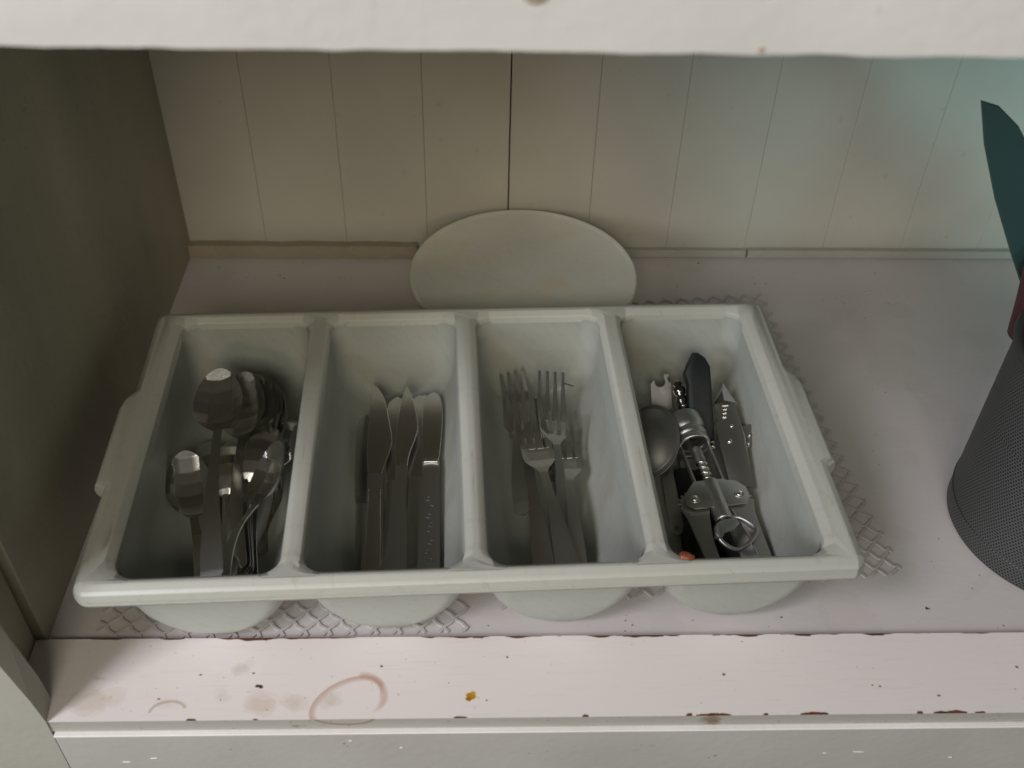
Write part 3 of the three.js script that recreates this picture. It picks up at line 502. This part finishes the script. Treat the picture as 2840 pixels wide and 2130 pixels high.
{ // church key opener
  const g = thing('can_piercer', 'flat riveted metal can piercer with a bright pointed tip, right of the corkscrew', 'can opener');
  placed(g, [0.2185, 0.0395, -0.033], -0.07, 0.14, 0.22);
  const body = extr([[-0.0055, -0.055], [0.0125, -0.055], [0.0128, -0.004], [0.0105, 0.0145], [0.0088, 0.03], [0.0085, 0.0338], [-0.0085, 0.0338], [-0.0078, 0.014], [-0.0105, 0.0135]], 0.002, 0.0006, 2, [circlePts(0.001, 0.0, 0.0009, 10)]);
  body.rotateX(-Math.PI / 2); M('plate', uvm(body), mSteelDull, g);
  const tip = new THREE.BufferGeometry(), A = [-0.0102, 0, -0.0335], B = [0.0102, 0, -0.0335], C = [0.0012, 0.0065, -0.052], D = [0, 0.0055, -0.0335], E = [-0.0006, 0.0078, -0.0425], U = [0.001, -0.001, -0.046];
  const tri = [A, D, E, D, B, E, A, E, C, E, B, C, A, U, D, D, U, B, A, C, U, B, U, C]; tip.setAttribute('position', new THREE.Float32BufferAttribute(tri.flat(), 3)); tip.computeVertexNormals(); M('point', uvm(tip), steel(0.7, 0.24), g);
  for (const [x, z, r] of [[0.003, -0.006, 0.0017], [-0.0005, 0.0095, 0.0022]]) { const s = new THREE.SphereGeometry(r, 14, 8); s.scale(1, 0.6, 1); s.translate(x, 0.0022, -0.006 + z + 0.004); M('rivet', s, mPolish, g); }
  for (let i = 0; i < 4; i++) { const b = new RoundedBoxGeometry(i ? 0.0036 : 0.0055, 0.0014, 0.0016, 2, 0.0006); b.translate(0.0004 - i * 0.0007, 0.0023, -0.0305 + i * 0.0042); M('ridge', b, mPolish, g); }
  const bl = extr([[0.0105, 0.003], [0.021, 0.0045], [0.0175, -0.0075], [0.0155, -0.018], [0.012, -0.02]], 0.0018, 0.0005, 1); bl.rotateX(-Math.PI / 2); bl.translate(0, -0.003, -0.006); M('cutter', uvm(bl), mPewter, g);
  for (const [x, z] of [[0.0165, 0.002], [0.0145, 0.0105]]) { const s = new THREE.SphereGeometry(0.0014, 12, 8); s.translate(x, -0.0008, z); M('stud', s, mPolish, g); }
}
{ // black handled tool standing up behind the cap
  const g = thing('black_handled_tool', 'tool with a broad black plastic handle leaning on the end wall behind the corkscrew cap', 'kitchen tool');
  placed(g, [0.1965, 0.034, -0.056], 0.0, 0.60, 0);
  const h = extr([[-0.0085, -0.02], [0.0105, -0.02], [0.0118, 0.03], [0.0120, 0.0535], [0.0085, 0.063], [0.003, 0.0685], [-0.0015, 0.0690], [-0.006, 0.0585], [-0.0098, 0.0475], [-0.0075, 0.036], [-0.0085, 0.02]], 0.012, 0.0035, 4); h.rotateX(-Math.PI / 2); h.scale(1.08, 1, 0.86); M('handle', uvm(h), mBlack, g);
  const b = new RoundedBoxGeometry(0.01, 0.002, 0.06, 2, 0.0008); b.translate(0.0015, 0.005, 0.045); M('shank', b, mPewter, g);
}
{ // can opener with two black handles, mostly under the corkscrew
  const g = thing('can_opener', 'can opener with two black handles lying under the corkscrew, chrome turning key at its head', 'can opener');
  placed(g, [0.1840, 0.018, 0.01], -0.02, 0.10, 0);
  const hd = (x0, x1, w) => { const t = tube([[x0, 0, -0.02], [x0 + (x1 - x0) * 0.3, 0, 0.02], [x1, 0.001, 0.06], [x1, 0.001, 0.098]], w, 40, 12); t.scale(1, 0.7, 1); const e = new THREE.SphereGeometry(w, 14, 10); e.scale(1, 0.7, 1); e.translate(x1, 0.0007, 0.098); return merge([t, e]); };
  M('grip', hd(-0.006, -0.0105, 0.009), mBlack, g); M('grip', hd(0.008, 0.0165, 0.0075), mBlack, g);
  const body = new RoundedBoxGeometry(0.028, 0.005, 0.06, 2, 0.0015); body.translate(0.004, 0, -0.045); M('body', body, mPewter, g);
  const knob = new THREE.LatheGeometry([[0.0001, 0], [0.004, 0.0005], [0.005, 0.003], [0.0035, 0.005], [0.0055, 0.0075], [0.0045, 0.011], [0.003, 0.0125], [0.005, 0.015], [0.0055, 0.019], [0.003, 0.0215], [0.0042, 0.0235], [0.003, 0.0265], [0.0001, 0.027]].map(([r, y]) => new THREE.Vector2(r, y)), 24);
  knob.rotateX(-1.25); knob.rotateY(0.15); knob.translate(-0.0005, 0.018, -0.074); M('turning_key', knob, steel(0.3, 0.08), g);
}
{ // riveted bar between the corkscrew and the piercer
  const g = thing('steel_bar_tool', 'narrow dark steel bar with a rivet, between the corkscrew and the can piercer', 'kitchen tool');
  placed(g, [0.2065, 0.022, -0.018], -0.05, 0.10, 0.2);
  const b = extr([[-0.006, -0.06], [0.0065, -0.055], [0.007, 0.02], [0.005, 0.04], [-0.004, 0.042], [-0.007, 0.025], [-0.0065, 0.0]], 0.0018, 0.0006, 1); b.rotateX(-Math.PI / 2); M('bar', uvm(b), mPewter, g);
  const r = new THREE.SphereGeometry(0.0024, 14, 8); r.scale(1, 0.5, 1); r.translate(0, 0.0018, -0.018); M('rivet', r, mPolish, g);
  const w = new THREE.TorusGeometry(0.0034, 0.0005, 6, 20); w.rotateX(Math.PI / 2); w.translate(0, 0.0018, -0.018); M('washer', w, mSteel, g);
}
{ // notched plate
  const g = thing('notched_plate', 'flat grey plate with round notches, standing behind the steel scoop', 'bottle opener');
  placed(g, [0.1715, 0.026, -0.088], 0.02, 0.75, 0);
  const arc = (cx, cy, r, a0, a1, n = 9) => Array.from({ length: n + 1 }, (_, i) => { const a = a0 + (a1 - a0) * i / n; return [cx + r * Math.cos(a), cy + r * Math.sin(a)]; });
  const p = [[-0.0085, -0.02], [0.009, -0.024], [0.0098, 0.014], ...arc(0.0098, 0.0215, 0.0032, -1.57, -4.4), [0.0075, 0.0262], [0.003, 0.0265], ...arc(-0.0005, 0.0195, 0.0046, 0.7, -3.3), [-0.006, 0.0215], [-0.0095, 0.0175]];
  const b = extr(p, 0.0016, 0.0004, 1); b.rotateX(-Math.PI / 2); M('plate', uvm(b), mSteelDull, g);
}
{ // scoop
  const g = thing('steel_scoop', 'round dull steel scoop turned bowl down, half hidden by the third divider', 'scoop');
  placed(g, [0.1520, 0.035, -0.034], 0, 0, 0);
  const prof = []; for (let i = 0; i <= 22; i++) { const a = i / 22 * 1.25; prof.push(new THREE.Vector2(0.0255 * Math.sin(a) / Math.sin(1.25) + 0.0001, 0.0215 * (Math.cos(a) - Math.cos(1.25)))); }
  prof.push(new THREE.Vector2(0.0285, -0.0003), new THREE.Vector2(0.029, -0.001), new THREE.Vector2(0.0284, -0.0015)); for (let i = 22; i >= 0; i--) { const a = i / 22 * 1.25; prof.push(new THREE.Vector2(0.0245 * Math.sin(a) / Math.sin(1.25) + 0.0001, 0.0205 * (Math.cos(a) - Math.cos(1.25)) - 0.0008)); }
  const b = new THREE.LatheGeometry(prof, 48); b.scale(0.92, 1, 1.22); b.rotateZ(0.62); b.rotateX(0.2); M('bowl', b, steel(0.30, 0.55), g);
  const hn = extr([[-0.0042, 0], [0.0042, 0], [0.0052, 0.03], [0.006, 0.075], [0.0045, 0.082], [0, 0.085], [-0.0045, 0.082], [-0.006, 0.075], [-0.0052, 0.03]], 0.0025, 0.0008, 2, [circlePts(0, 0.078, 0.0018, 12)]);
  hn.rotateX(Math.PI / 2); hn.rotateX(0.18); hn.translate(0.010, -0.003, 0.005); M('handle', uvm(hn), mPewter, g);
}
{ // crumb and smear on the rim
  const s = new THREE.SphereGeometry(0.0045, 18, 12); const p = s.attributes.position; for (let i = 0; i < p.count; i++) { const k = 0.8 + 0.45 * fbm(p.getX(i) * 60 + 0.5, p.getZ(i) * 60 + p.getY(i) * 40 + 0.5, 8, 5, 2); p.setXYZ(i, p.getX(i) * k * 1.15, p.getY(i) * k * 0.5, p.getZ(i) * k * 0.75); } s.computeVertexNormals();
  const m = M('food_crumb', s, new THREE.MeshPhysicalMaterial({ color: new THREE.Color().setRGB(0.20, 0.05, 0.022), roughness: 0.4, clearcoat: 0.3 })); m.position.copy(toWorld([0.1425, 0.0936, 0.1362])); m.rotation.y = -0.3;
  Object.assign(m.userData, { label: 'orange red sticky crumb on the front rim of the tray', category: 'crumb' });
}

{ // loose crumbs on the shelf and the sill
  const l = [], add = (x, y, z, r) => { const d = new THREE.DodecahedronGeometry(r, 0), p = d.attributes.position; d.scale(rr(0.7, 1.5), rr(0.4, 0.8), rr(0.7, 1.3)); d.rotateY(rr(0, 6)); d.translate(x, y + r * 0.4, z); l.push(d); };
  for (let i = 0; i < 18; i++) add(rr(0.03, 0.72), 0, rr(0.47, 0.493), rr(0.0003, 0.0008));
  for (let i = 0; i < 40; i++) add(rr(0.02, 0.75), 0, rr(0.016, 0.06), rr(0.0003, 0.0008));
  for (let i = 0; i < 12; i++) add(rr(0.66, 0.72), 0, rr(0.1, 0.48), rr(0.0003, 0.0006));
  for (let i = 0; i < 7; i++) add(rr(0.03, 0.7), 0.0042, rr(0.497, 0.555), rr(0.0003, 0.0006));
  const m = M('crumbs', merge(l), new THREE.MeshStandardMaterial({ color: new THREE.Color().setRGB(0.16, 0.11, 0.075), roughness: 0.9 }));
  m.userData.kind = 'stuff'; m.userData.label = 'tiny brown crumbs and dust specks scattered over the shelf and sill'; m.userData.category = 'crumbs';
}
// ------------------------------------------------------------ round tub behind the tray
{
  const g = thing('round_tub', 'round white plastic tub with a flat lid, upside down behind the tray', 'tub'); g.position.set(0.3577, 0, 0.1180);
  const L = (pr) => uvm(toCreasedNormals(new THREE.LatheGeometry(pr.map(([r, y]) => new THREE.Vector2(r, y)), 96), 0.5));
  M('body', L([[0.0001, 0.001], [0.088, 0.001], [0.093, 0.003], [0.1045, 0.053], [0.1045, 0.0552]]), mLid, g);
  M('lid', L([[0.1040, 0.0540], [0.1093, 0.0543], [0.1105, 0.0555], [0.1105, 0.0595], [0.1098, 0.0614], [0.1085, 0.0621], [0.1070, 0.0620], [0.1050, 0.0608], [0.1030, 0.0600], [0.05, 0.0603], [0.0001, 0.0604]]), mLid, g);
}
// ------------------------------------------------------------ utensil holder and what stands in it
{
  const g = thing('utensil_holder', 'dark perforated metal utensil holder at the right edge', 'utensil holder'); g.position.set(0.7903, 0, 0.3887);
  const R = 0.0862, wall = new THREE.CylinderGeometry(R, R, 0.155, 128, 1, true); wall.translate(0, 0.0995, 0);
  { const uv = wall.attributes.uv; for (let i = 0; i < uv.count; i++) uv.setXY(i, uv.getX(i) * 6, uv.getY(i) * 6 * 0.155 / (2 * Math.PI * R)); }
  M('perforated_wall', wall, mMesh, g);
  const inner = new THREE.CylinderGeometry(R - 0.0015, R - 0.0015, 0.155, 96, 1, true); inner.translate(0, 0.0995, 0); M('inner_wall', inner, mCupRim, g);
  const band = new THREE.LatheGeometry([[0.0001, 0.002], [0.080, 0.002], [0.0845, 0.0025], [R, 0.005], [R, 0.0215], [R + 0.0008, 0.022], [R + 0.0008, 0.0232], [R - 0.001, 0.024]].map(([r, y]) => new THREE.Vector2(r, y)), 128);
  { const uv = band.attributes.uv; for (let i = 0; i < uv.count; i++) uv.setXY(i, uv.getX(i) * 6, band.attributes.position.getY(i) * 6 / (2 * Math.PI * R)); }
  M('base_band', band, mMesh, g);
  const rim = new THREE.TorusGeometry(R, 0.0035, 12, 128); rim.rotateX(Math.PI / 2); rim.translate(0, 0.1775, 0); M('rim', rim, mCupRim, g);
}
{
  const g = thing('kitchen_knife', 'kitchen knife standing in the utensil holder with its dark blade pointing up', 'knife');
  // blade in its own plane: x across, y up along the blade, tip at the top
  const out = [[-0.013, -0.16], [-0.0125, 0.0], [-0.011, 0.06], [-0.0065, 0.11], [0, 0.145], [0.0095, 0.1335], [0.0175, 0.11], [0.022, 0.075], [0.024, 0.0], [0.024, -0.16]];
  const b = extr(out, 0.0022, 0.0008, 1); b.translate(0, 0, -0.0011); M('blade', uvm(b), mTeal, g);
  g.position.set(0.7255, 0.2175, 0.30); g.rotation.set(0, 0.1, 0.575);
}
{
  const g = thing('red_handled_utensil', 'utensil with a rounded dark red handle leaning out of the utensil holder', 'utensil');
  const h = tube([[0, 0, 0], [-0.004, 0.03, 0], [-0.01, 0.06, 0.002]], 0.0165, 30, 20), e = new THREE.SphereGeometry(0.0165, 24, 16); e.translate(-0.01, 0.06, 0.002); M('handle', merge([h, e]), mRed, g);
  const r = new THREE.CylinderGeometry(0.005, 0.005, 0.14, 14); r.translate(0.004, -0.065, 0); M('shaft', r, mBlack, g);
  g.position.set(0.7455, 0.148, 0.318);
}
scene.traverse((o) => { if (o.isMesh) o.castShadow = o.receiveShadow = true; });
renderer.render(scene, camera);
